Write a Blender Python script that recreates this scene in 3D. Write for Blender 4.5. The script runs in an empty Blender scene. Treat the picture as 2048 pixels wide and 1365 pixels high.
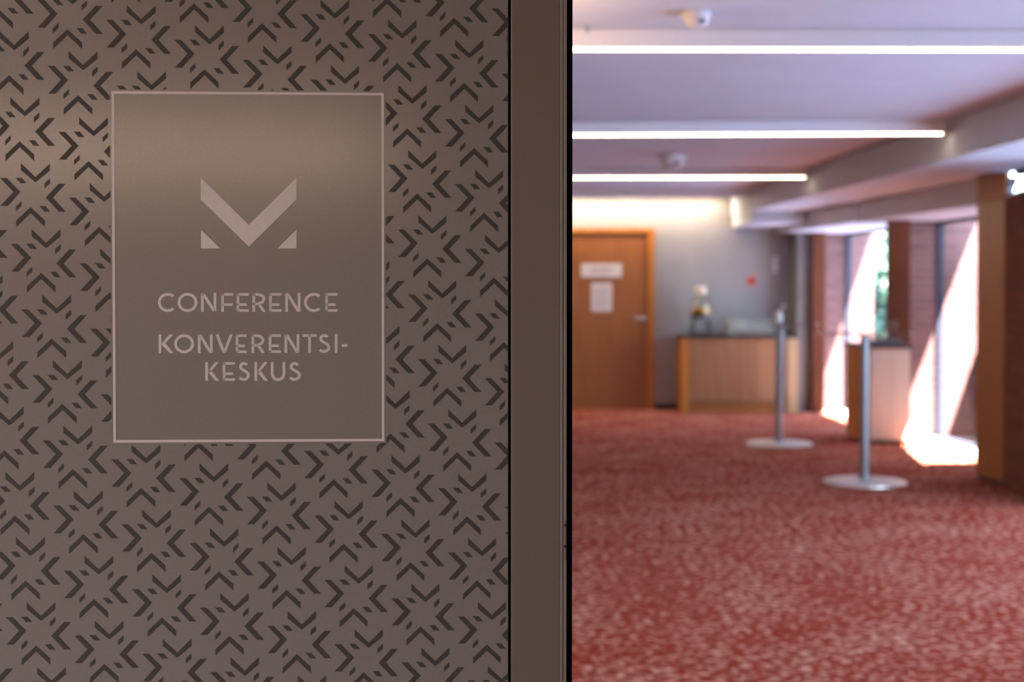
import bpy, bmesh, math, random
from mathutils import Vector, Matrix
S = bpy.context.scene
random.seed(7)
PI = math.pi

# ------------------------------------------------------------------ camera
EYE = 1.44
FPX = 2844.4                      # 50 mm on a 36 mm sensor, 2048 px wide
TILT = math.atan(55.5 / FPX)
cd = bpy.data.cameras.new('camera')
cd.lens = 50.0; cd.sensor_width = 36.0; cd.sensor_fit = 'HORIZONTAL'
cd.shift_y = -51.0 / 2048.0
cd.clip_start = 0.05; cd.clip_end = 300
cd.dof.use_dof = True; cd.dof.focus_distance = 1.70; cd.dof.aperture_fstop = 4.8
cam = bpy.data.objects.new('camera', cd); S.collection.objects.link(cam)
cam.location = (0, 0, EYE); cam.rotation_euler = (PI / 2 - TILT, 0, 0)
S.camera = cam

# ------------------------------------------------------------------ render look
S.view_settings.view_transform = 'Standard'; S.view_settings.look = 'None'
S.view_settings.gamma = 1.0; S.view_settings.use_curve_mapping = False
S.view_settings.exposure = -0.42
S.cycles.use_denoising = True
S.cycles.max_bounces = 9; S.cycles.diffuse_bounces = 6; S.cycles.glossy_bounces = 4
S.cycles.transmission_bounces = 6; S.cycles.transparent_max_bounces = 72
S.cycles.caustics_reflective = False; S.cycles.caustics_refractive = False
S.cycles.sample_clamp_indirect = 6.0

# ------------------------------------------------------------------ sky and sun
SUN_DIR = Vector((-1.0, 0.95, -3.0)).normalized()
W = bpy.data.worlds.new('sky'); S.world = W; W.use_nodes = True
wn = W.node_tree.nodes; wl = W.node_tree.links
bgn = wn['Background']
sky = wn.new('ShaderNodeTexSky'); sky.sky_type = 'NISHITA'; sky.sun_disc = False
sky.sun_elevation = math.asin(-SUN_DIR.z); sky.sun_rotation = math.atan2(-SUN_DIR.x, -SUN_DIR.y)
sky.air_density = 1.0; sky.dust_density = 1.2; sky.ozone_density = 1.0
wl.new(sky.outputs[0], bgn.inputs[0]); bgn.inputs[1].default_value = 3.2
sl = bpy.data.lights.new('sun', 'SUN'); sl.energy = 270.0; sl.angle = math.radians(0.6); sl.color = (1.0, 0.95, 0.90)
so = bpy.data.objects.new('sun', sl); S.collection.objects.link(so)
so.rotation_euler = SUN_DIR.to_track_quat('-Z', 'Y').to_euler(); so.location = (9, -3, 12)

def portal(loc, rot, sx, sy):
    l = bpy.data.lights.new('window_portal', 'AREA'); l.shape = 'RECTANGLE'; l.size = sx; l.size_y = sy
    l.cycles.is_portal = True
    o = bpy.data.objects.new('window_portal', l); S.collection.objects.link(o)
    o.location = loc; o.rotation_euler = rot

# ------------------------------------------------------------------ materials
def lin(r, g, b):
    f = lambda c: (c / 255 / 12.92) if c <= 10 else ((c / 255 + 0.055) / 1.055) ** 2.4
    return (f(r), f(g), f(b), 1)
def mat(name, col=(.5, .5, .5, 1), rough=.5, metal=0.0, spec=.5):
    m = bpy.data.materials.new(name); m.use_nodes = True
    b = m.node_tree.nodes['Principled BSDF']
    b.inputs['Base Color'].default_value = col; b.inputs['Roughness'].default_value = rough
    b.inputs['Metallic'].default_value = metal; b.inputs['Specular IOR Level'].default_value = spec
    return m
def N(m, t, **k):
    n = m.node_tree.nodes.new(t)
    for a, v in k.items(): setattr(n, a, v)
    return n
def L(m, a, b): m.node_tree.links.new(a, b)
def bs(m): return m.node_tree.nodes['Principled BSDF']
def varied(name, c1, c2, rough, scale, stretch=(1, 1, 1), bump=0.0, metal=0, spec=.5, detail=4, lo=.35, hi=.65):
    m = mat(name, c1, rough, metal, spec)
    tc = N(m, 'ShaderNodeTexCoord'); mp = N(m, 'ShaderNodeMapping'); mp.inputs['Scale'].default_value = stretch
    n = N(m, 'ShaderNodeTexNoise'); n.inputs['Scale'].default_value = scale; n.inputs['Detail'].default_value = detail
    r = N(m, 'ShaderNodeValToRGB'); r.color_ramp.elements[0].position = lo; r.color_ramp.elements[1].position = hi
    r.color_ramp.elements[0].color = c1; r.color_ramp.elements[1].color = c2
    L(m, tc.outputs['Object'], mp.inputs[0]); L(m, mp.outputs[0], n.inputs[0]); L(m, n.outputs['Fac'], r.inputs[0])
    L(m, r.outputs[0], bs(m).inputs['Base Color'])
    if bump:
        b = N(m, 'ShaderNodeBump'); b.inputs['Strength'].default_value = bump; b.inputs['Distance'].default_value = .002
        L(m, n.outputs['Fac'], b.inputs['Height']); L(m, b.outputs[0], bs(m).inputs['Normal'])
    return m
def brick(name, axis, c1, c2, cm):
    m = mat(name, c1, .85, 0, .25)
    tc = N(m, 'ShaderNodeTexCoord'); sx = N(m, 'ShaderNodeSeparateXYZ'); cx = N(m, 'ShaderNodeCombineXYZ')
    L(m, tc.outputs['Object'], sx.inputs[0])
    L(m, sx.outputs[0 if axis == 'x' else 1], cx.inputs[0]); L(m, sx.outputs[2], cx.inputs[1])
    b = N(m, 'ShaderNodeTexBrick'); b.inputs['Scale'].default_value = 1.0
    b.inputs['Brick Width'].default_value = .26; b.inputs['Row Height'].default_value = .075
    b.inputs['Mortar Size'].default_value = .006; b.inputs['Mortar Smooth'].default_value = .3
    b.inputs['Color1'].default_value = c1; b.inputs['Color2'].default_value = c2; b.inputs['Mortar'].default_value = cm
    L(m, cx.outputs[0], b.inputs[0]); L(m, b.outputs[0], bs(m).inputs['Base Color'])
    bp = N(m, 'ShaderNodeBump'); bp.inputs['Strength'].default_value = .5; bp.inputs['Distance'].default_value = .004; bp.invert = True
    L(m, b.outputs[1], bp.inputs['Height']); L(m, bp.outputs[0], bs(m).inputs['Normal'])
    return m
def glass(name, tint=(1, 1, 1, 1), refl=.10, rough=.02):
    m = bpy.data.materials.new(name); m.use_nodes = True
    nt = m.node_tree; nt.nodes.remove(nt.nodes['Principled BSDF']); out = nt.nodes['Material Output']
    t = N(m, 'ShaderNodeBsdfTransparent'); t.inputs[0].default_value = tint
    g = N(m, 'ShaderNodeBsdfGlossy'); g.inputs[1].default_value = rough
    lw = N(m, 'ShaderNodeLayerWeight'); lw.inputs[0].default_value = .35
    mr = N(m, 'ShaderNodeMapRange'); mr.inputs[3].default_value = refl * .4; mr.inputs[4].default_value = min(1, refl * 5)
    mx = N(m, 'ShaderNodeMixShader')
    L(m, lw.outputs['Fresnel'], mr.inputs[0]); L(m, mr.outputs[0], mx.inputs[0])
    L(m, t.outputs[0], mx.inputs[1]); L(m, g.outputs[0], mx.inputs[2]); L(m, mx.outputs[0], out.inputs[0])
    return m
def emit(name, col, s):
    m = bpy.data.materials.new(name); m.use_nodes = True
    nt = m.node_tree; nt.nodes.remove(nt.nodes['Principled BSDF'])
    e = N(m, 'ShaderNodeEmission'); e.inputs[0].default_value = col; e.inputs[1].default_value = s
    L(m, e.outputs[0], nt.nodes['Material Output'].inputs[0]); return m

M = {}
M['panel'] = varied('taupe_panel_film', (.217, .181, .174, 1), (.229, .190, .183, 1), .16, 260, detail=2)
M['print_dark'] = varied('dark_chevron_print', (.062, .050, .048, 1), (.068, .055, .053, 1), .7, spec=.12, scale=260, detail=2)
M['print_light'] = varied('pale_lilac_print', (.59, .50, .51, 1), (.62, .53, .54, 1), .6, 120, spec=.2, detail=2)
M['post'] = varied('brown_powder_coated_post', (.152, .113, .102, 1), (.160, .119, .107, 1), .42, 320, bump=.04, detail=2)
M['post_edge'] = mat('brown_aluminium_lip', (.22, .175, .155, 1), .38)
M['gasket'] = mat('black_rubber_gasket', (.0015, .0014, .0014, 1), .8, 0, .05)
M['groove'] = mat('dark_groove', (.01, .008, .007, 1), .9, 0, .1)
M['strike'] = mat('dark_bronze_strike', (.05, .04, .035, 1), .4, .6)
M['ceiling'] = varied('white_ceiling_paint', (.58, .59, .63, 1), (.61, .62, .66, 1), .9, 3)
M['soffit'] = varied('pale_soffit_paint', (.58, .62, .66, 1), (.61, .65, .69, 1), .85, 3)
M['wall'] = varied('warm_grey_wall_paint', (.28, .27, .27, 1), (.30, .29, .29, 1), .85, 4)
M['taupe'] = varied('taupe_pier_paint', (.14, .125, .12, 1), (.155, .14, .13, 1), .85, 4)
M['foyer'] = varied('foyer_wall_paint', (.50, .44, .38, 1), (.54, .47, .41, 1), .85, 4)
M['foyer_floor'] = varied('foyer_stone_floor', (.09, .075, .065, 1), (.12, .10, .085, 1), .5, 6)
M['baseboard'] = mat('dark_baseboard', (.03, .016, .016, 1), .5)
M['wood'] = varied('oak_veneer', (.22, .068, .013, 1), (.27, .09, .02, 1), .42, 2.5, (14, 14, .8), spec=.4)
M['wood_pier'] = varied('oak_pier_cladding', (.29, .095, .012, 1), (.35, .125, .02, 1), .42, 2.5, (14, 14, .8), spec=.4)
M['wood_bounce_lit'] = varied('bounce_lit_oak', (.27, .15, .07, 1), (.32, .185, .09, 1), .5, 2.5, (14, 14, .8))  # oak made lighter: sun bounce is put into the colour
M['wood_edge'] = varied('orange_oak_edge', (.36, .115, .010, 1), (.43, .15, .016, 1), .42, 2.5, (14, 14, .8), spec=.4)
M['wood_pale'] = varied('pale_ash_veneer', (.37, .34, .285, 1), (.40, .365, .31, 1), .5, 2.5, (9, 9, .8))
M['wood_cab'] = varied('cabinet_veneer', (.18, .066, .024, 1), (.24, .10, .044, 1), .45, 2.2, (12, 12, .5), spec=.4)
M['brown'] = varied('shaded_timber', (.052, .014, .007, 1), (.07, .019, .009, 1), .9, 3, (10, 10, .8), spec=.1)  # unlit pier faces: their shade is put into a darker timber colour
M['brick_x'] = brick('red_brick', 'x', (.135, .064, .060, 1), (.095, .045, .043, 1), (.13, .085, .082, 1))
M['brick_y'] = brick('red_brick_side', 'y', (.17, .042, .018, 1), (.12, .027, .012, 1), (.09, .03, .018, 1))
M['tray'] = mat('black_worktop', (.025, .02, .02, 1), .35)
M['steel'] = mat('brushed_steel', (.33, .36, .42, 1), .34, .85)
M['steel_base'] = mat('satin_steel_base', (.62, .57, .52, 1), .38, .75)
M['blue_metal'] = mat('blue_grey_window_metal', (.032, .035, .05, 1), .85, 0, .1)
M['glass'] = glass('window_glass', (.97, .985, .98, 1), .012)
M['table_glass'] = glass('table_glass', (.93, .95, .94, 1), .12)
M['cup_glass'] = glass('drinking_glass', (.99, .985, .975, 1), .05, .15)
M['jar_glass'] = glass('jar_glass', (.92, .93, .88, 1), .10, .25)
M['lemon'] = mat('lemon_water', (.62, .34, .03, 1), .5)
M['lid'] = mat('cream_lid', (.80, .66, .52, 1), .4)
M['black'] = mat('black_iron', (.02, .016, .014, 1), .45)
M['paper'] = varied('white_paper', (.60, .54, .54, 1), (.64, .58, .58, 1), .8, 20)
M['ink'] = mat('grey_print', (.25, .22, .22, 1), .7)
M['white_plastic'] = mat('white_plastic', (.78, .76, .74, 1), .4)
M['grey_plastic'] = mat('dark_sensor_opening', (.08, .075, .08, 1), .5)
M['pale_blue'] = mat('pale_blue_plastic', (.55, .62, .70, 1), .4)
M['red'] = mat('red_plastic', (.62, .06, .05, 1), .4)
M['housing'] = mat('white_lamp_housing', (.74, .72, .72, 1), .5)
M['led'] = emit('warm_led_diffuser', (1.0, .80, .58, 1), 24.0)
M['led_cove'] = emit('cove_led_diffuser', (1.0, .78, .56, 1), 115.0)
M['fill_round'] = emit('added_globe_glow', (1.0, .64, .38, 1), 85.0)
M['glow_back'] = emit('added_wall_lamp_glow', (1.0, .72, .52, 1), 46.0)
M['fill_foyer'] = emit('added_foyer_lamp_glow', (1.0, .80, .68, 1), 165.0)
M['leaf'] = varied('green_leaves', (.018, .050, .034, 1), (.04, .10, .066, 1), .6, 3)
M['bark'] = varied('tree_bark', (.10, .075, .05, 1), (.16, .12, .09, 1), .9, 8)
M['paving'] = varied('pale_paving', (.28, .38, .55, 1), (.31, .41, .59, 1), .9, 1.5)
M['lawn'] = varied('lawn_grass', (.07, .15, .04, 1), (.12, .22, .07, 1), .9, 5)

# carpet: brick red with soft pinkish flecks
cm_ = mat('red_flecked_carpet', (.3, .05, .04, 1), 1.0, 0, 0)
tc = N(cm_, 'ShaderNodeTexCoord')
n1 = N(cm_, 'ShaderNodeTexNoise'); n1.inputs['Scale'].default_value = 23; n1.inputs['Detail'].default_value = 3; n1.inputs['Roughness'].default_value = .62
n2 = N(cm_, 'ShaderNodeTexNoise'); n2.inputs['Scale'].default_value = 2.2; n2.inputs['Detail'].default_value = 2
r1 = N(cm_, 'ShaderNodeValToRGB'); r1.color_ramp.elements[0].position = .49; r1.color_ramp.elements[1].position = .67
r1.color_ramp.elements[0].color = (.165, .0235, .0135, 1); r1.color_ramp.elements[1].color = (.48, .265, .19, 1)
ad = N(cm_, 'ShaderNodeMath', operation='MULTIPLY_ADD'); ad.inputs[1].default_value = .18; 
L(cm_, tc.outputs['Object'], n1.inputs[0]); L(cm_, tc.outputs['Object'], n2.inputs[0])
L(cm_, n2.outputs['Fac'], ad.inputs[0]); 
sb = N(cm_, 'ShaderNodeMath', operation='SUBTRACT'); sb.inputs[1].default_value = .09
L(cm_, n1.outputs['Fac'], sb.inputs[0]); L(cm_, sb.outputs[0], ad.inputs[2]); L(cm_, ad.outputs[0], r1.inputs[0])
L(cm_, r1.outputs[0], bs(cm_).inputs['Base Color'])
bpn = N(cm_, 'ShaderNodeBump'); bpn.inputs['Strength'].default_value = .4; bpn.inputs['Distance'].default_value = .006
L(cm_, n1.outputs['Fac'], bpn.inputs['Height']); L(cm_, bpn.outputs[0], bs(cm_).inputs['Normal'])
M['carpet'] = cm_

# ------------------------------------------------------------------ mesh helpers
class MB:
    """collects shapes; build() links them as ONE mesh object"""
    def __init__(s): s.v = []; s.f = []; s.sm = []
    def add(s, vs, fs, smooth=False):
        o = len(s.v); s.v += [tuple(p) for p in vs]
        for f in fs: s.f.append([i + o for i in f]); s.sm.append(smooth)
        return s
    def box(s, x0, x1, y0, y1, z0, z1):
        v = [(x, y, z) for z in (z0, z1) for y in (y0, y1) for x in (x0, x1)]
        return s.add(v, [(0, 2, 3, 1), (4, 5, 7, 6), (0, 1, 5, 4), (2, 6, 7, 3), (0, 4, 6, 2), (1, 3, 7, 5)])
    def prism(s, pts, z0, z1):            # vertical extrusion of a plan outline (counter-clockwise)
        n = len(pts); v = [(x, y, z0) for x, y in pts] + [(x, y, z1) for x, y in pts]
        f = [tuple(range(n))[::-1], tuple(range(n, 2 * n))] + [(i, (i + 1) % n, n + (i + 1) % n, n + i) for i in range(n)]
        return s.add(v, f)
    def hull(s, low, high):               # two rings of equal length
        n = len(low)
        f = [tuple(range(n))[::-1], tuple(range(n, 2 * n))] + [(i, (i + 1) % n, n + (i + 1) % n, n + i) for i in range(n)]
        return s.add(list(low) + list(high), f)
    def lathe(s, prof, c=(0, 0, 0), n=32):
        v = []; f = []
        for r, z in prof:
            for k in range(n):
                a = 2 * PI * k / n; v.append((c[0] + r * math.cos(a), c[1] + r * math.sin(a), c[2] + z))
        for i in range(len(prof) - 1):
            for k in range(n):
                f.append((i * n + k, i * n + (k + 1) % n, (i + 1) * n + (k + 1) % n, (i + 1) * n + k))
        f.append(tuple(range(n))[::-1]); f.append(tuple((len(prof) - 1) * n + k for k in range(n)))
        return s.add(v, f, True)
    def tube(s, a, b, r, n=12, r2=None):
        a = Vector(a); b = Vector(b); d = (b - a).normalized(); r2 = r if r2 is None else r2
        u = d.orthogonal().normalized(); w = d.cross(u)
        lo = [a + (u * math.cos(2 * PI * k / n) + w * math.sin(2 * PI * k / n)) * r for k in range(n)]
        hi = [b + (u * math.cos(2 * PI * k / n) + w * math.sin(2 * PI * k / n)) * r2 for k in range(n)]
        f = [tuple(range(n))[::-1], tuple(range(n, 2 * n))] + [(i, (i + 1) % n, n + (i + 1) % n, n + i) for i in range(n)]
        return s.add(lo + hi, f, True)
    def build(s, name, m, parent=None, bevel=0, loc=(0, 0, 0)):
        me = bpy.data.meshes.new(name); me.from_pydata(s.v, [], s.f)
        for p, q in zip(me.polygons, s.sm): p.use_smooth = q
        me.materials.append(M[m] if isinstance(m, str) else m)
        b = bmesh.new(); b.from_mesh(me); bmesh.ops.recalc_face_normals(b, faces=b.faces)
        b.to_mesh(me); b.free()
        if any(s.sm): me.set_sharp_from_angle(angle=math.radians(35))
        o = bpy.data.objects.new(name, me); S.collection.objects.link(o); o.location = loc
        if parent: o.parent = parent
        if bevel:
            q = o.modifiers.new('bevel', 'BEVEL'); q.width = bevel; q.segments = 2; q.limit_method = 'ANGLE'
        return o
def tag(o, label=None, cat=None, group=None, kind=None):
    for k, v in (('label', label), ('category', cat), ('group', group), ('kind', kind)):
        if v: o[k] = v
    return o
def thing(name, loc, label, cat, group=None, rz=0):
    o = bpy.data.objects.new(name, None); S.collection.objects.link(o)
    o.location = loc; o.rotation_euler = (0, 0, rz); o.empty_display_size = .1
    return tag(o, label, cat, group)
def struct(name, mb, m, label=None, cat=None, parent=None, bevel=0):
    o = mb.build(name, m, parent, bevel)
    if parent is None: tag(o, label, cat, None, 'structure')
    return o
def copy_tree(o, parent=None):
    c = o.copy(); S.collection.objects.link(c); c.parent = parent
    for ch in list(o.children): copy_tree(ch, c)
    return c

# ------------------------------------------------------------------ plan of the place (metres, camera foot at the origin)
Z = lambda h: EYE + h                     # heights were measured from eye level
CEIL = Z(1.085); SOF = Z(.84); HEAD = Z(.64)
FAR = 16.8
bx = lambda d: 2.85 - .036 * (d - 9.42)   # left face of the beam along the window side
fx = lambda d: 3.58 - .08 * (d - 11.0)    # left face of the lower window-head beam
EAVE = [(5.35, 1.8), (5.35, 9.2), (4.90, 9.2), (5.06, 10.6), (4.335, 10.6), (4.815, 13.8), (4.11, 13.8), (4.65, 17.4)]   # stepped eave edge outside; unseen near bay deepened to keep sun out
GX = lambda d: 4.12 - .05 * (d - 13.7)    # glass line

# floor, ceiling
struct('floor', MB().box(-4.0, 4.6, 1.75, 17.0, -.1, 0), 'carpet', 'red carpet with pinkish flecks across the hall', 'floor')
struct('floor_foyer', MB().box(-3.6, 4.0, -8.6, 1.75, -.1, 0), 'foyer_floor', 'brown stone floor of the foyer before the doorway', 'floor')
struct('ceiling', MB().prism([(-4, 1.86), (bx(1.86) + .02, 1.86), (bx(17) + .02, 17), (-4, 17)], CEIL, CEIL + .2), 'ceiling', 'flat white ceiling over the red carpet hall', 'ceiling')
struct('ceiling_foyer', MB().box(-3.6, 4.0, -8.6, 1.75, 2.6, 2.8), 'ceiling', 'white foyer ceiling before the doorway', 'ceiling')
# walls
struct('wall_far', MB().box(-4, 3.30, FAR, FAR + .2, 0, CEIL), 'wall', 'grey painted end wall behind the door and sideboard', 'wall')
struct('wall_left', MB().box(-4.2, -4, 1.75, 17.0, 0, CEIL), 'wall', 'grey wall along the left of the hall', 'wall')
struct('baseboard_far', MB().box(1.68, 3.30, FAR - .02, FAR, 0, .07), 'baseboard', 'dark baseboard under the grey end wall', 'baseboard')
# the wall between foyer and hall, turned slightly like the panel set in it
YAW = math.radians(2.77)
struct('wall_front_left', MB().box(-4.2, -1.20, 1.66, 1.86, 0, 2.8), 'foyer', 'beige wall left of the doorway between foyer and hall', 'wall')
struct('wall_front_right', MB().box(1.7, 4.7, 1.66, 1.86, 0, 2.8), 'foyer', 'beige wall right of the doorway between foyer and hall', 'wall')
struct('wall_front_top', MB().box(-1.2, 1.7, 1.66, 1.86, 2.17, 2.8), 'foyer', 'beige wall over the doorway between foyer and hall', 'wall')
struct('wall_back', MB().box(-3.6, 4.0, -7.6, -7.4, 0, 2.8), 'foyer', 'beige wall at the back of the foyer', 'wall')
struct('wall_foyer_right', MB().box(4.0, 4.2, -8.8, 1.66, 0, 2.8), 'foyer', 'beige right wall of the foyer', 'wall')
struct('wall_foyer_left', MB().box(-3.8, -3.6, -8.8, -3.6, 0, 2.8).box(-3.8, -3.6, -.4, 1.66, 0, 2.8).box(-3.8, -3.6, -3.6, -.4, 0, .9).box(-3.8, -3.6, -3.6, -.4, 2.2, 2.8), 'foyer', 'beige left wall of the foyer with an added window', 'wall')
w5 = struct('added_window', MB().box(-3.72, -3.70, -3.6, -.4, .9, 2.2), 'glass', 'glazing of an added unseen foyer window', 'window')  # unseen window, added for cool light from the left
MB().box(-3.75, -3.67, -3.6, -.4, .9, .95).box(-3.75, -3.67, -3.6, -.4, 2.15, 2.2).box(-3.75, -3.67, -3.6, -3.55, .95, 2.15).box(-3.75, -3.67, -.45, -.4, .95, 2.15).box(-3.75, -3.67, -2.03, -1.97, .95, 2.15).build('window_frame', 'blue_metal', w5)
portal((-3.62, -2.0, 1.55), (0, -PI / 2, 0), 1.3, 3.2)

# window-side beams and soffits
struct('beam_soffit', MB().prism([(bx(1.86), 1.86), (4.2, 1.86), (4.2, 9.2), (3.60, 9.31), (3.64, 10.4), (4.2, 12.05), (4.2, 17), (bx(17), 17)], SOF, CEIL + .2),
       'soffit', 'pale lowered soffit beam running down the window side', 'beam')
def low_beam(name, d0, d1, lab):
    struct(name, MB().hull([(fx(d0), d0, HEAD), (4.25, d0, HEAD), (4.25, d1, HEAD), (fx(d1), d1, HEAD)],
                           [(fx(d0), d0, SOF - .001), (4.25, d0, SOF - .001), (4.25, d1, SOF - .001), (fx(d1), d1, SOF - .001)]), 'soffit', lab, 'beam')
struct('trim_1', MB().prism([(fx(10.78), 10.78), (3.74, 10.78), (4.25, 12.2), (4.25, 13.7), (fx(13.7), 13.7)], HEAD, SOF - .001), 'soffit', 'beige window-head beam between the two nearer piers', 'beam')
low_beam('trim_2', 13.90, FAR, 'beige window-head beam at the far end bay')
struct('trim_4', MB().prism([(2.62, 15.5), (3.20, 15.5), (3.20, FAR), (2.60, FAR)], Z(.71), SOF - .001), 'soffit', 'boxed pale bulkhead above the corner of the end wall', 'beam')
# roof slab with the eave outside
struct('roof', MB().prism([(-4.2, 1.8)] + EAVE + [(-4.2, 17.4)], 2.94, 3.15), 'ceiling', 'roof slab with stepped overhanging eave', 'roof')
# upper wall between soffit and roof, outside of glass line
# brick fins: walls square to the view, running from the hall out past the glass
FT = Z(.64)
struct('wall_brick_far', MB().box(3.60, 4.27, FAR, FAR + .35, 0, 2.94), 'brick_x', 'red brick end wall beside the far window, sun patch on it', 'wall')
struct('wall_brick_middle', MB().box(3.77, 4.78, 13.70, 13.95, 0, 2.94).box(4.78, 5.02, 13.70, 13.95, 0, 1.95), 'brick_x', 'red brick fin wall between the window bays with a wide sunlit streak', 'wall')
struct('wall_brick_near', MB().box(3.84, 4.4, 10.45, 10.75, 0, Z(.6)).box(4.4, 5.02, 10.45, 10.75, 0, 2.94), 'brick_x', 'red brick fin hidden behind the oak pier', 'wall')
struct('wall_brick_front', MB().box(3.75, 5.02, 9.1, 9.3, 0, 2.94), 'brick_x', 'red brick fin in the near bay', 'wall')
struct('wall_right', MB().prism([(3.46, 9.31), (3.66, 9.31), (3.74, 10.29), (3.565, 10.29)], 0, Z(.655)), 'brick_y', 'dark red brick wall under the high window at the right', 'wall')
# piers
p = struct('pier_oak', MB().prism([(3.566, 10.30), (3.585, 10.30), (3.615, 10.75), (3.512, 10.75)], .035, SOF - .002), 'wood_pier', 'upright oak-clad pier at the right beside the brick wall', 'pier')
MB().prism([(3.574, 10.31), (3.583, 10.31), (3.61, 10.74), (3.53, 10.74)], 0, .035).build('plinth', 'baseboard', p)
MB().box(-.006, 0, -.012, .012, -.012, .012).build('screw_cap', 'steel', p, loc=(3.512, 10.73, Z(-.045)))
struct('pier_timber', MB().prism([(3.54, 13.46), (3.768, 13.46), (3.768, 13.95), (3.74, 13.95)], 0, SOF - .002), 'brown', 'dark brown timber pier behind the pale cabinet', 'pier', bevel=.004)
struct('pier_corner', MB().box(3.455, 3.60, 16.35, FAR + .2, 0, SOF - .002), 'brown', 'dark red-brown pier in the far right corner', 'pier', bevel=.004)
struct('pier_grey', MB().box(3.30, 3.455, 16.45, FAR + .2, 0, SOF - .002), 'taupe', 'narrow grey pier next to the end wall corner', 'pier')
# windows
def window(name, d0, d1, z0, z1, lab, x0=None, x1=None, posts=(), ends=(0.0, 1.0)):
    xa = GX(d0) if x0 is None else x0; xb = GX(d1) if x1 is None else x1
    g = MB().prism([(xa, d0), (xa + .012, d0), (xb + .012, d1), (xb, d1)], z0, z1)
    w = struct(name, g, 'glass', lab, 'window')
    f = MB()
    at = lambda t: (xa + (xb - xa) * t, d0 + (d1 - d0) * t)
    hw = .03
    for t in tuple(posts) + tuple(ends):
        x, y = at(t); e = .014
        y0 = max(d0, y - e); y1 = min(d1, y + e)
        f.box(x - hw, x + hw, y0, y1, z0, z1)
    f.prism([(xa - hw, d0), (xa + hw, d0), (xb + hw, d1), (xb - hw, d1)], z1 - .03, z1)
    f.prism([(xa - hw, d0), (xa + hw, d0), (xb + hw, d1), (xb - hw, d1)], z0, z0 + .02)
    f.build('window_frame', 'blue_metal', w)
    L_ = d1 - d0; ang = math.atan2(xb - xa, d1 - d0)
    portal(((xa + xb) / 2 - .05, (d0 + d1) / 2, (z0 + z1) / 2), (0, PI / 2, 0), z1 - z0, L_)
    return w
window('window_1', 13.96, FAR - .01, 0, HEAD, 'glazing of the far window bay beside the sunlit brick')
window('window_2', 12.06, 13.69, 0, HEAD, 'glazing of the window bay behind the oak pier', 4.22, 4.12)
window('window_6', 10.78, 12.05, 0, SOF, 'slanted glazing of the bay right behind the oak pier', 3.80, 4.21, (), (1.0,))
w3 = window('window_3', 9.32, 10.29, Z(.655) + .015, SOF, 'high strip window above the brick wall at the right', 3.55, 3.66, (), (0.0,))
MB().prism([(3.46, 9.32), (3.66, 9.32), (3.76, 10.29), (3.565, 10.29)], Z(.655), Z(.655) + .015).build('window_sill', 'soffit', w3)
window('window_4', 2.0, 9.09, 0, SOF, 'glazing of the near window bay', None, None, (.25, .5, .75))
# floor grilles under the windows
M['grille'] = mat('pale_metal_grille', (.46, .50, .57, 1), .5, .1)
def grille(name, d0, d1, lab, w=.34):
    m = MB().prism([(GX(d0) - w, d0), (GX(d0) - .05, d0), (GX(d1) - .05, d1), (GX(d1) - w, d1)], 0, .008)
    k = d0 + .03
    while k < d1 - .04:
        m.box(GX(k) - w + .02, GX(k) - .07, k, k + .012, .008, .014); k += .03
    struct(name, m, 'grille', lab, 'grille')
grille('trim_3', 12.1, 13.66, 'pale metal floor grille under the window behind the oak pier')
grille('trim_5', 14.0, 16.7, 'pale metal floor grille under the far window')

# ------------------------------------------------------------------ outside
struct('ground_outside', MB().box(4.6, 60, -20, 80, -.14, -.04), 'paving', 'pale paving outside the windows', 'ground')
struct('wall_shade_caster', MB().box(4.68, 4.9, 10.8, 13.66, -.04, Z(.01)), 'brick_x', 'added unseen low brick wall shading the foot of the middle fin', 'wall')  # unseen wall, added to shade the lower corner of the brick fin
def tree(x, y, h, r, label, seed, group='trees outside the windows', leaves=5200):
    rnd = random.Random(seed)
    t = thing('garden_tree', (x, y, -.04), label, 'tree', group)
    MB().tube((0, 0, 0), (0, 0, h * .55), .16, 10, .09).tube((0, 0, h * .4), (r * .4, .1, h * .7), .07, 8, .03).tube((0, 0, h * .45), (-r * .4, .1, h * .72), .07, 8, .03).build('trunk', 'bark', t)
    m = MB()
    blobs = [(rnd.uniform(-.55, .55) * r, rnd.uniform(-.55, .55) * r, h * rnd.uniform(.3, .85), r * rnd.uniform(.4, .62)) for _ in range(12)]
    for k in range(leaves):
        bx_, by_, bz_, br_ = rnd.choice(blobs)
        v = Vector((rnd.gauss(0, 1), rnd.gauss(0, 1), rnd.gauss(0, 1))).normalized() * br_ * rnd.uniform(.6, 1.02)
        c = Vector((bx_, by_, bz_)) + v
        a = Vector((rnd.gauss(0, 1), rnd.gauss(0, 1), rnd.gauss(0, 1))).normalized(); b = a.orthogonal().normalized()
        q = rnd.uniform(.07, .14); 
        m.add([c - a * q, c - b * q * .55, c + a * q, c + b * q * .55], [(0, 1, 2, 3)])
    m.build('crown', 'leaf', t)
tree(8.75, 33.5, 2.3, 1.25, 'low round green tree seen between the far brick wall and timber pier', 1)
tree(9.3, 36.5, 6.2, 1.7, 'tall thin-leaved tree behind the low round tree outside the far window', 5, leaves=900)
tree(12.6, 30, 4.6, 2.3, 'green tree outside, right of the far window bay', 2)
tree(13.6, 38, 3.7, 2.3, 'green tree seen through the high strip window', 3)
tree(19.0, 40, 4.9, 2.6, 'green tree further right outside the high strip window', 4)
hd = MB(); rnd = random.Random(9)
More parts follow.
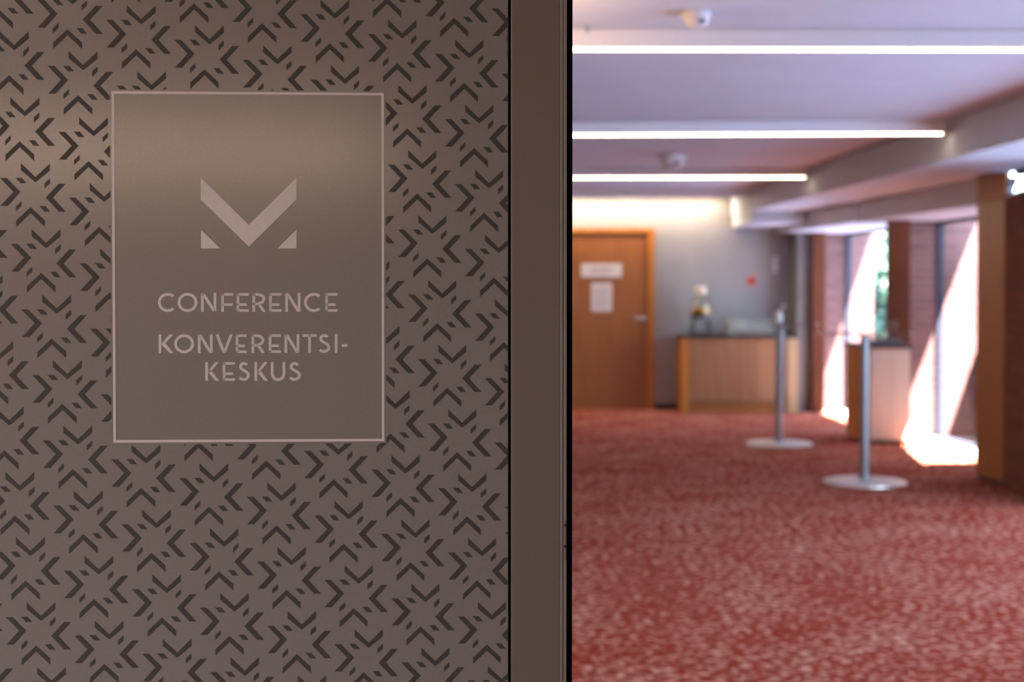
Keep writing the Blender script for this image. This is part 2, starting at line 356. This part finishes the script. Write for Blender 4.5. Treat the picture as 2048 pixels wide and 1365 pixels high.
for k in range(9000):
    c = Vector((rnd.uniform(5.5, 22), rnd.uniform(44, 46), rnd.uniform(0, 3.3) ))
    a = Vector((rnd.gauss(0, 1), rnd.gauss(0, 1), rnd.gauss(0, 1))).normalized(); b = a.orthogonal().normalized(); q = rnd.uniform(.12, .22)
    hd.add([c - a * q, c - b * q * .6, c + a * q, c + b * q * .6], [(0, 1, 2, 3)])
tag(hd.build('garden_hedge', 'leaf'), 'long green hedge beyond the trees outside', 'hedge')

# ------------------------------------------------------------------ the door panel with the sign
PLp = Vector((-0.47450, 1.69)); du = Vector((math.cos(YAW), math.sin(YAW)))
def pframe(name, label, cat):                      # local x runs along the panel, y into the hall, z up
    return thing(name, (PLp.x, PLp.y, 0), label, cat, None, YAW)
door = pframe('door_panel', 'taupe door panel printed with dark chevrons and a framed conference sign', 'door')
PR_ = .47083
MB().box(-.52, PR_, 0, .045, .008, 2.15).build('door_leaf', 'panel', door, bevel=.0012)
# lettering tools: pixel of the photo -> (u, v) on the panel, taken once from the measured homography
def ray(x, y):
    cx = (x - 1024) / FPX; cy = -(y - 631.5) / FPX
    Y = math.cos(TILT) + cy * math.sin(TILT); Zz = -math.sin(TILT) + cy * math.cos(TILT)
    return cx / Y, Zz / Y
nrm = Vector((du.y, -du.x))
def uv(x, y):
    rx, rz = ray(x, y); t = nrm.dot(PLp) / nrm.dot(Vector((rx, 1.0)))
    return (Vector((rx * t, t)) - PLp).dot(du), EYE + rz * t
def flat(m, poly, y0=-.0004, y1=.0002):            # thin film piece on the panel front
    n = len(poly)
    v = [(u, y0, w) for u, w in poly] + [(u, y1, w) for u, w in poly]
    f = [tuple(range(n)), tuple(range(n, 2 * n))[::-1]] + [(i, n + i, n + (i + 1) % n, (i + 1) % n) for i in range(n)]
    m.add(v, f)
def clip(poly, axis, lim, keep_less):
    out = []
    for i in range(len(poly)):
        a = poly[i]; b = poly[(i + 1) % len(poly)]
        ia = (a[axis] <= lim) == keep_less; ib = (b[axis] <= lim) == keep_less
        if ia: out.append(a)
        if ia != ib:
            t = (lim - a[axis]) / (b[axis] - a[axis]); out.append((a[0] + (b[0] - a[0]) * t, a[1] + (b[1] - a[1]) * t))
    return out
# sign rectangle on the panel
SU0, SU1, SV0, SV1 = .0000, .3217, EYE - .18445, EYE + .23308
MG = .0022
K = 1 / (2.666 * 1676.0)
motif = [
    [[(-75, -100), (0, -27), (0, 0), (-75, -63)], [(0, -27), (75, -99), (75, -62), (0, 0)]],
    [[(53, 81), (121, 8), (156, 8), (90, 81)], [(53, 81), (90, 81), (157, 155), (121, 155)]],
    [[(-184, -22), (-149, -22), (-79, 51), (-115, 51)], [(-79, 51), (-145, 125), (-182, 125), (-115, 51)]],
    [[(-27, 132), (-27, 163), (-102, 236), (-102, 203)], [(-27, 132), (47, 201), (47, 235), (-27, 163)]],
    [[(-104, -23), (-72, -23), (-47, 5), (-79, 5)]], [[(75, -20), (75, 5), (47, 33), (47, 5)]],
    [[(-74, 100), (-74, 125), (-103, 153), (-103, 128)]], [[(20, 126), (51, 126), (75, 155), (45, 155)]]]
O_ = (.035088, EYE + .312397); A_ = (.080093, -.022985); B_ = (.011889, -.077806)
cp = MB()
for i in range(-9, 9):
    for j in range(-16, 29):
        ou = O_[0] + A_[0] * i + B_[0] * j; ov = O_[1] + A_[1] * i + B_[1] * j
        if not (-.6 < ou < .56 and -.03 < ov < 2.2): continue
        for piece in motif:
            for q in piece:
                pg = [(ou + x * K, ov - y * K) for x, y in q]
                pg = clip(pg, 0, PR_ - .0012, True)
                if len(pg) >= 3: pg = clip(pg, 0, -.519, False)
                if len(pg) >= 3: pg = clip(pg, 1, 2.149, True)
                if len(pg) >= 3: pg = clip(pg, 1, .01, False)
                if len(pg) < 3: continue
                a0, a1, b0, b1 = SU0 - MG, SU1 + MG, SV0 - MG, SV1 + MG
                us = [p_[0] for p_ in pg]; vs = [p_[1] for p_ in pg]
                if max(us) <= a0 or min(us) >= a1 or max(vs) <= b0 or min(vs) >= b1:
                    flat(cp, pg); continue
                rest = pg                           # keep what lies outside the sign rectangle
                for ax, lim, less in ((0, a0, True), (0, a1, False), (1, b0, True), (1, b1, False)):
                    if len(rest) < 3: break
                    out = clip(rest, ax, lim, less)
                    if len(out) >= 3: flat(cp, out)
                    rest = clip(rest, ax, lim, not less)
cpo = cp.build('chevron_print', 'print_dark', door); cpo['label'] = 'dark brown chevron star print'
bw = .00305
sg = MB()
for r_ in ((SU0, SU1, SV1 - bw, SV1), (SU0, SU1, SV0, SV0 + bw), (SU0, SU0 + bw, SV0 + bw, SV1 - bw), (SU1 - bw, SU1, SV0 + bw, SV1 - bw)):
    flat(sg, [(r_[0], r_[2]), (r_[1], r_[2]), (r_[1], r_[3]), (r_[0], r_[3])], -.0004)
sign = sg.build('sign_border', 'print_light', door); sign['label'] = 'pale rectangular border line of the sign'
P6 = lambda x, y: uv(220 + x / 2.8444, 320 + y / 2.8444)     # measured on an enlarged crop of the sign
em = MB()
for q in ([(517, 102), (790, 370), (790, 494), (517, 226)], [(790, 370), (1061, 102), (1061, 226), (790, 494)],
          [(518, 398), (627, 504), (518, 504)], [(1061, 398), (1061, 504), (954, 504)]):
    flat(em, [P6(*a) for a in q][::-1])
o = em.build('emblem', 'print_light', sign); o['label'] = 'pale folded M emblem above the words'
# capital letters as strokes in a box of x 0..w, y 0..1 (down), stroke width s, all in crop pixels
def seg(x0, y0, x1, y1, s, cap=0):
    d = Vector((x1 - x0, y1 - y0)); d.normalize(); n_ = Vector((-d.y, d.x)) * s / 2; e = d * cap
    return [(x0 - e.x + n_.x, y0 - e.y + n_.y), (x1 + e.x + n_.x, y1 + e.y + n_.y), (x1 + e.x - n_.x, y1 + e.y - n_.y), (x0 - e.x - n_.x, y0 - e.y - n_.y)]
def arc(cx, cy, rx, ry, a0, a1, s, n=28):
    out = []
    for k in range(n):
        t0 = math.radians(a0 + (a1 - a0) * k / n); t1 = math.radians(a0 + (a1 - a0) * (k + 1) / n)
        pt = lambda t, o_: (cx + (rx + o_) * math.cos(t), cy + (ry + o_) * math.sin(t))
        out.append([pt(t0, s / 2), pt(t1, s / 2), pt(t1, -s / 2), pt(t0, -s / 2)])
    return out
def vseg(xa, y0, xb, y1, s):                        # diagonal stroke with horizontal ends
    w = s
    return [(xa, y0), (xa + w, y0), (xb + w, y1), (xb, y1)]
def letter(c, x0, x1, t, b, s):
    w = x1 - x0; h = b - t; m = (x0 + x1) / 2; R = []
    V = lambda x: [(x, t), (x + s, t), (x + s, b), (x, b)]
    H = lambda y, xa, xb: [(xa, y), (xb, y), (xb, y + s * .94), (xa, y + s * .94)]
    if c == 'C': R += arc(m + w * .06, (t + b) / 2, w * .56 - s / 2, h / 2 + 1 - s / 2, 48, 312, s)
    elif c == 'O': R += arc(m, (t + b) / 2, w / 2 - s / 2, h / 2 + 1 - s / 2, 0, 360, s, 44)
    elif c == 'N': R += [V(x0), V(x1 - s), [(x0, t), (x0 + s * 1.22, t), (x1, b), (x1 - s * 1.22, b)]]
    elif c == 'F': R += [V(x0), H(t, x0, x1), H(t + h * .545, x0, x1 - w * .06)]
    elif c == 'E': R += [V(x0), H(t, x0, x1), H(t + h * .545, x0, x1 - w * .16), H(b - s * .94, x0, x1)]
    elif c == 'R':
        rr = h * .60 / 2 - s / 2 + .6; R += [V(x0), H(t, x0, x0 + w * .50), H(t + h * .60 - s * .6, x0, x0 + w * .50)]
        R += arc(x0 + w * .48, t + h * .30 + s * .14, w * .46 - s / 2 + 1, rr, -90, 90, s, 22)
        R += [vseg(x0 + w * .34, t + h * .56, x1 - s * 1.2, b, s * 1.2)]
    elif c == 'K': R += [V(x0), [(x0 + s * .8, t + h * .52), (x1 - s * 1.45, t), (x1 - s * .1, t), (x0 + s * 1.6, t + h * .60)],
                         [(x0 + s * .8, t + h * .50), (x0 + s * 1.9, t + h * .38), (x1, b), (x1 - s * 1.3, b)]]
    elif c == 'V': R += [[(x0, t), (x0 + s * 1.1, t), (m + s * .55, b), (m - s * .55, b)], [(x1 - s * 1.1, t), (x1, t), (m + s * .55, b), (m - s * .55, b)]]
    elif c == 'T': R += [H(t, x0, x1), [(m - s / 2, t), (m + s / 2, t), (m + s / 2, b), (m - s / 2, b)]]
    elif c == 'I': R += [V(x0)]
    elif c == '-': R += [[(x0, t), (x1, t), (x1, b), (x0, b)]]
    elif c == 'U': r_ = w / 2 - s / 2; R += [[(x0, t), (x0 + s, t), (x0 + s, b - r_ - s / 2), (x0, b - r_ - s / 2)], [(x1 - s, t), (x1, t), (x1, b - r_ - s / 2), (x1 - s, b - r_ - s / 2)]] + arc(m, b - r_ - s / 2 + .5, r_, r_ + .5, 0, 180, s, 24)
    elif c == 'S':
        r1 = h * .245 - s / 2 + 1; r2 = h * .295 - s / 2 + 1; c1 = t + r1 + s / 2 - 1; c2 = b - r2 - s / 2 + 1
        pts = []
        for k in range(15): a = math.radians(-28 - (235 - 28 - 5) * k / 14); pts.append((m + (w * .40 - s / 2) * math.cos(a), c1 + r1 * math.sin(a)))
        q2 = []
        for k in range(17): a = math.radians(-62 + 212 * k / 16); q2.append((m + (w * .5 - s / 2) * math.cos(a) - w * .02, c2 + r2 * math.sin(a)))
        pts += q2
        # smooth the join
        for _ in range(2):
            pts = [pts[0]] + [((pts[i - 1][0] + 2 * pts[i][0] + pts[i + 1][0]) / 4, (pts[i - 1][1] + 2 * pts[i][1] + pts[i + 1][1]) / 4) for i in range(1, len(pts) - 1)] + [pts[-1]]
        L0 = []; L1 = []
        for i, p_ in enumerate(pts):
            a = Vector(pts[max(0, i - 1)]); b_ = Vector(pts[min(len(pts) - 1, i + 1)]); d = (b_ - a).normalized(); n_ = Vector((-d.y, d.x)) * s / 2
            L0.append((p_[0] + n_.x, p_[1] + n_.y)); L1.append((p_[0] - n_.x, p_[1] - n_.y))
        for i in range(len(pts) - 1): R.append([L0[i], L0[i + 1], L1[i + 1], L1[i]])
    return R
def line_of(name, glyphs, t, b, tilt=0.0, s=16.2):
    mm = MB()
    for c, x0, x1 in glyphs:
        tt, bb = (t, b) if c != '-' else (1050, 1066)
        for pg in letter(c, x0, x1, tt, bb, s):
            q = [P6(x, y + tilt * (x - 700)) for x, y in pg]
            ar = sum(q[k][0] * q[(k + 1) % len(q)][1] - q[(k + 1) % len(q)][0] * q[k][1] for k in range(len(q)))
            if ar < 0: q = q[::-1]
            flat(mm, q)
    o_ = mm.build('lettering', 'print_light', sign); o_['label'] = name
line_of('pale capital letters reading CONFERENCE', [('C', 273, 373), ('O', 385, 498), ('N', 518, 606), ('F', 633, 703), ('E', 720, 790), ('R', 810, 887), ('E', 905, 976), ('N', 997, 1084), ('C', 1104, 1204), ('E', 1224, 1294)], 758, 865)
line_of('pale capital letters reading KONVERENTSI-', [('K', 277, 362), ('O', 366, 478), ('N', 500, 585), ('V', 600, 700), ('E', 715, 778), ('R', 805, 882), ('E', 903, 973), ('N', 993, 1078), ('T', 1095, 1177), ('S', 1183, 1255), ('I', 1279, 1295), ('-', 1318, 1352)], 993, 1100, -.002)
line_of('pale capital letters reading KESKUS', [('K', 542, 622), ('E', 641, 712), ('S', 727, 798), ('K', 822, 900), ('U', 915, 998), ('S', 1014, 1088)], 1151, 1258)

# the post beside it
post = pframe('door_post', 'plain brown metal door post at the edge of the open doorway', 'door frame')
P0 = .47385; P1 = .54105; P2 = .54830
fr = MB().box(P0, .5330, .0, .09, 0, 2.16); fr.build('post_face', 'post', post, bevel=.001)
MB().box(.5330, .5366, -.0012, .09, 0, 2.16).build('raised_lip', 'post_edge', post, bevel=.0005)
MB().box(.5366, .5373, .008, .09, 0, 2.16).build('shadow_groove', 'groove', post)
MB().box(.5372, P1, -.0004, .09, 0, 2.16).build('post_edge', 'post_edge', post, bevel=.0005)
MB().box(P1, .5452, .004, .09, 0, 2.16).box(.5452, .5460, .007, .09, 0, 2.16).box(.5460, P2, .004, .09, 0, 2.16).build('rubber_gasket', 'gasket', post)
MB().box(PR_ + .0004, P0 - .0002, .012, .09, 0, 2.16).build('gap_shade', 'gasket', post)  # black backing stands in for the shade inside the gap
zs = lambda y: uv(1130, y)[1]
sp = MB().box(.5402, P1 + .0004, -.0012, .03, zs(1122), zs(1041)).build('strike_plate', 'strike', post)
for yy in (1051, 1093):
    zc = zs(yy); MB().box(.5384, .5395, -.0014, .0, zc - .0016, zc + .0016).build('screw_hole', 'gasket', sp)

# ------------------------------------------------------------------ lamps
def strip_lamp(name, xl, yl, xr, yr, z, label, mled='led', h=.083, group='linear strip lamps on the ceiling', wdt=.0105):
    t = thing(name, (xr, yr, z), label, 'lamp', group)
    ang = math.atan2(yr - yl, xr - xl); ln = math.hypot(xr - xl, yr - yl); t.rotation_euler = (0, 0, ang)
    MB().box(-ln - .02, .02, -.035, .035, .006, h).build('lamp_housing', 'housing', t, bevel=.002)
    MB().box(-ln, 0, -wdt, wdt, 0, .0065).build('lamp_diffuser', mled, t)
    return t
ye = lambda y, hz=1.0: FPX * hz / (576 - y)       # depth at which a strip at height hz shows at image row y
strip_lamp('strip_lamp', -3.9, 5.98, 2.86, 6.02, Z(1.0), 'nearest glowing strip lamp across the ceiling')
strip_lamp('strip_lamp', -3.9, 9.53, 2.80, 9.28, Z(1.0), 'second glowing strip lamp, ending at the soffit beam')
strip_lamp('strip_lamp', -3.9, 13.1, 2.66, 12.94, Z(1.0), 'third glowing strip lamp, the shortest one in sight')
# cove at the end wall: pelmet board with a strip lamp behind it
struct('trim_6', MB().box(-3.99, 2.61, 15.32, 15.36, Z(.975), CEIL - .001), 'housing', 'pale pelmet board across the ceiling before the end wall', 'trim')
strip_lamp('cove_lamp', -3.9, 16.62, 2.48, 16.62, Z(1.06), 'glowing cove lamp washing the top of the end wall', h=.023, group='cove lamps', wdt=.03, mled='led_cove')
strip_lamp('added_foyer_lamp', -3.3, -.5, -1.0, -.5, 2.515, 'added unseen warm strip lamp lighting the door panel from the foyer', 'fill_foyer', group='added foyer lamps', wdt=.05)  # lamp out of view, added to brighten the door panel
t = thing('added_wall_strip_lamp', (-1.9, -7.4, 2.455), 'added unseen warm strip lamp high on the back foyer wall', 'lamp')  # lamp out of view, shaped to give the panel its highlight band
MB().box(-1.72, 1.82, 0, .03, -.05, .05).build('lamp_housing', 'housing', t, bevel=.002)
MB().box(-1.7, 1.8, .03, .04, -.04, .04).build('lamp_diffuser', 'glow_back', t)
t = thing('added_globe_lamp', (-.32, 5.35, CEIL), 'added unseen warm globe lamp behind the door panel', 'lamp')  # unseen lamp, added for the warm glow on the near ceiling
MB().lathe([(.05, 0), (.05, -.02), (.02, -.03)], n=28).build('ceiling_rose', 'housing', t)
MB().tube((0, 0, -.03), (0, 0, -.20), .004).build('cord', 'black', t)
MB().lathe([(.03, -.19), (.07, -.205), (.105, -.24), (.125, -.29), (.12, -.34), (.09, -.39), (.04, -.415)], n=36).build('lamp_shade', 'fill_round', t)

# ------------------------------------------------------------------ detectors
def detector(x, y, label, s=1.0):
    t = thing('smoke_detector', (x, y, CEIL), label, 'smoke detector', 'smoke detectors on the ceiling')
    MB().lathe([(.052 * s, 0), (.056 * s, -.004), (.056 * s, -.02 * s), (.050 * s, -.026 * s)], n=36).build('mounting_base', 'white_plastic', t)
    MB().lathe([(.044 * s, -.026 * s), (.048 * s, -.034 * s), (.042 * s, -.052 * s), (.028 * s, -.060 * s), (.008 * s, -.064 * s)], n=36).build('sensor_head', 'white_plastic', t)
    MB().box(-.014 * s + .018, .014 * s + .018, -.0485 * s, -.040 * s, -.050 * s, -.036 * s).build('sensor_opening', 'grey_plastic', t)
detector((1391 - 1024) / FPX * 5.62, 5.62, 'small white dome smoke detector nearest, before the first strip lamp')
detector((1345 - 1024) / FPX * 11.6, 11.6, 'white smoke detector on the ceiling before the third strip lamp', 1.9)
t = thing('sprinkler_head', ((1172 - 1024) / FPX * 6.02, 5.93, CEIL), 'tiny round sprinkler fitting above the left end of the nearest strip lamp', 'sprinkler')
MB().lathe([(.014, 0), (.014, -.004), (.006, -.006), (.005, -.02), (.010, -.022), (.010, -.024)], n=20).build('sprinkler_body', 'steel', t)

# ------------------------------------------------------------------ far door
dr = tag(MB().box(.66, 1.60, FAR - .02, FAR + .001, 0, 2.09).build('door_2', 'wood', bevel=.002), 'oak veneered door in the grey end wall', 'door', None, 'structure')
MB().box(1.60, 1.677, FAR - .045, FAR + .001, 0, 2.14).box(.583, .66, FAR - .045, FAR + .001, 0, 2.14).box(.66, 1.60, FAR - .045, FAR + .001, 2.09, 2.14).build('door_frame', 'wood_edge', dr, bevel=.002)
hb = MB().tube((1.555, FAR - .02, Z(-.365)), (1.555, FAR - .07, Z(-.365)), .012).tube((1.565, FAR - .065, Z(-.365)), (1.445, FAR - .065, Z(-.365)), .012)
hb.build('door_handle', 'steel', dr)
MB().box(1.53, 1.58, FAR - .026, FAR - .02, Z(-.39), Z(-.34)).build('handle_plate', 'steel', dr)
sx_ = (1.48 * 0 + 1)
pl = tag(MB().box(.815, 1.295, FAR - .028, FAR - .021, Z(.125), Z(.285)).build('door_sign', 'paper', bevel=.001), 'wide white sign plate high on the oak door', 'sign')
MB().box(.93, 1.20, FAR - .0295, FAR - .028, Z(.222), Z(.238)).box(.93, 1.16, FAR - .0295, FAR - .028, Z(.182), Z(.198)).build('sign_print', 'ink', pl)
pp = tag(MB().box(.935, 1.18, FAR - .023, FAR - .0205, Z(-.28), Z(.06)).build('paper_notice', 'paper'), 'white paper notice taped below the sign on the oak door', 'paper')
rows = MB()
for k in range(9): rows.box(.965, 1.15 - .02 * (k % 3), FAR - .0236, FAR - .023, Z(-.01 - .027 * k), Z(-.004 - .027 * k))
rows.build('notice_print', 'ink', pp)
# ------------------------------------------------------------------ items on the end wall
t = thing('fire_alarm_button', (2.83, FAR, Z(.083)), 'small red fire alarm button on the grey end wall', 'fire alarm')
MB().box(-.045, .045, -.03, 0, -.045, .045).build('alarm_housing', 'red', t, bevel=.008)
MB().box(-.018, .028, -.034, -.03, -.02, .02).build('push_plate', 'black', t)
t = thing('wall_switch', (3.11, FAR, Z(.27)), 'tall pale blue plate on the end wall near the corner', 'switch')
MB().box(-.03, .03, -.012, 0, -.10, .10).build('switch_plate', 'pale_blue', t, bevel=.003)
MB().box(-.015, .015, -.018, -.012, -.03, .03).build('rocker', 'white_plastic', t, bevel=.002)

# ------------------------------------------------------------------ sideboard at the end wall
cz = .895
t = thing('sideboard', (2.62, 16.79, 0), 'oak sideboard with black top against the grey end wall', 'sideboard')
MB().box(-.63, .63, -.44, -.02, .10, cz - .03).build('carcass', 'wood_cab', t)
MB().box(-.60, .60, -.43, -.03, 0, .10).build('kickboard', 'wood', t)
l_ = MB().box(-.665, -.605, -.49, -.0, 0, cz - .03).build('side_panel', 'wood_edge', t, bevel=.002)
r_ = MB().box(.535, .655, -.49, -.0, 0, cz - .03).build('side_panel', 'wood_bounce_lit', t, bevel=.002); r_['label'] = 'wider right side panel with sun bounce put into its colour'
for k in range(3):
    a = -.60 + k * .378
    dd = MB().box(a + .002, a + .376, -.47, -.442, .13, cz - .035).build('cabinet_door', 'wood_cab', t, bevel=.0015)
MB().box(-.69, .67, -.51, 0, cz - .03, cz).build('worktop', 'tray', t, bevel=.002)
# drinks dispenser
t = thing('drinks_dispenser', (2.19, 16.5, cz), 'glass drinks dispenser of lemon water on black stand', 'dispenser')
stn = MB()
for a in range(4):
    an = PI / 4 + a * PI / 2; c, s_ = math.cos(an), math.sin(an)
    stn.tube((.15 * c, .15 * s_, .008), (.105 * c, .105 * s_, .20), .011)
for zz_, rr in ((.012, .15), (.20, .105)):
    for k in range(24):
        a0, a1 = 2 * PI * k / 24, 2 * PI * (k + 1) / 24
        stn.tube((rr * math.cos(a0), rr * math.sin(a0), zz_), (rr * math.cos(a1), rr * math.sin(a1), zz_), .012, 8)
stn.lathe([(.10, .19), (.118, .20), (.118, .235), (.10, .235)], n=28)
stn.build('dispenser_stand', 'black', t)
MB().lathe([(.09, .236), (.112, .25), (.114, .33), (.095, .40), (.070, .44), (.058, .47)], n=36).build('glass_jar', 'jar_glass', t)
MB().lathe([(.086, .238), (.106, .252), (.108, .305), (.10, .315)], n=36).build('lemon_drink', 'lemon', t)
MB().lathe([(.058, .468), (.062, .475), (.062, .545), (.05, .56)], n=32).build('jar_lid', 'lid', t)
MB().tube((0, -.10, .262), (0, -.15, .262), .012).tube((0, -.145, .268), (0, -.145, .225), .009).build('tap', 'black', t)
MB_ = MB().lathe([(.11, 0), (.115, .004), (.115, .012), (.10, .012)], n=28)
tag(MB_.build('drip_tray', 'black', loc=(2.46, 16.38, cz)), 'small round black dish beside the drinks dispenser', 'dish')

def tumbler(name, loc, h, r0, r1, label, group, m='cup_glass', cat='glass'):
    o = MB().lathe([(r0, 0), (r1, h), (r1 - .003, h), (r0 - .003, .008), (.002, .008)], n=20).build(name, m, loc=loc)
    return tag(o, label, cat, group)
g0 = None
for iy in range(3):
    for ix in range(8):
        loc = (2.55 + ix * .076 + (iy % 2) * .03, 16.46 + iy * .10, cz)
        if g0 is None: g0 = tumbler('drinking_glass', loc, .17, .03, .036, 'clear drinking glass in the rows on the oak sideboard', 'drinking glasses on the oak sideboard')
        else:
            o = g0.copy(); S.collection.objects.link(o); o.location = loc

# ------------------------------------------------------------------ pale cabinet
t = thing('service_cabinet', (3.455, 13.42, 0), 'small cabinet with pale front and orange oak side, before the timber pier', 'cabinet')
MB().box(-.195, .20, -.36, .36, .06, .88).build('carcass', 'wood_pale', t)
MB().box(-.19, .19, -.34, .35, 0, .06).build('plinth', 'baseboard', t)
MB().box(-.215, -.195, -.365, .365, .02, .885).build('side_panel', 'wood_edge', t, bevel=.001)
MB().box(-.193, .20, -.378, -.36, .04, .885).build('front_panel', 'wood_pale', t, bevel=.001)
MB().box(-.225, .215, -.39, .37, .885, .915).build('worktop', 'tray', t, bevel=.002)
tr = tag(MB().box(-.16, .15, -.14, .14, 0, .014).box(-.16, -.15, -.14, .14, .014, .04).box(.14, .15, -.14, .14, .014, .04).box(-.15, .14, -.14, -.13, .014, .04).box(-.15, .14, .13, .14, .014, .04).build('glass_rack', 'grey_plastic', loc=(3.47, 13.24, .915)), 'grey rack holding glasses on the pale cabinet', 'rack')
g1 = None
for iy in range(3):
    for ix in range(4):
        loc = (3.365 + ix * .07, 13.165 + iy * .072, .9295)
        if g1 is None: g1 = tumbler('small_tumbler', loc, .10, .026, .031, 'small clear tumbler standing in the rack on the pale cabinet', 'tumblers in the rack on the pale cabinet')
        else:
            o = g1.copy(); S.collection.objects.link(o); o.location = loc
for iy in range(2):
    for ix in range(2):
        o = g1.copy(); S.collection.objects.link(o); o.location = (3.505 + ix * .07, 13.237 + iy * .072, 1.0297)
        o['label'] = 'small clear tumbler stacked on top of the others on the pale cabinet'; o['group'] = 'stacked upper tumblers on the pale cabinet'

# ------------------------------------------------------------------ bar tables
def bar_table(x, y, label, rt=.35):
    t = thing('bar_table', (x, y, 0), label, 'table', 'glass bar tables')
    MB().lathe([(.300, 0), (.305, .004), (.303, .014), (.285, .019), (.05, .024), (.04, .026)], n=56).build('table_base', 'steel_base', t)
    MB().lathe([(.036, .022), (.036, 1.085)], n=28).build('table_pole', 'steel', t)
    MB().lathe([(.036, 1.083), (.11, 1.092), (.11, 1.100)], n=32).build('mounting_plate', 'steel', t)
    MB().lathe([(rt - .003, 1.1005), (rt, 1.103), (rt, 1.109), (rt - .003, 1.1115)], n=56).build('table_top', 'table_glass', t)
    return t
bar_table(2.60, 10.46, 'nearer round glass bar table on steel pole, before the pale cabinet')
bar_table(2.455, 13.05, 'farther round glass bar table carrying a small white vase')
t = thing('white_vase', (2.44, 13.02, 1.1116), 'small white vase standing on the farther bar table', 'vase')
MB().lathe([(.028, 0), (.036, .02), (.038, .06), (.026, .095), (.030, .115), (.026, .115), (.02, .09)], n=24).build('vase_body', 'white_plastic', t)
MB().tube((0, 0, .09), (.045, .02, .155), .003).lathe([(.004, .145), (.022, .155), (.018, .172), (.004, .176)], (.045, .02, 0), 14).build('flower', 'paper', t)
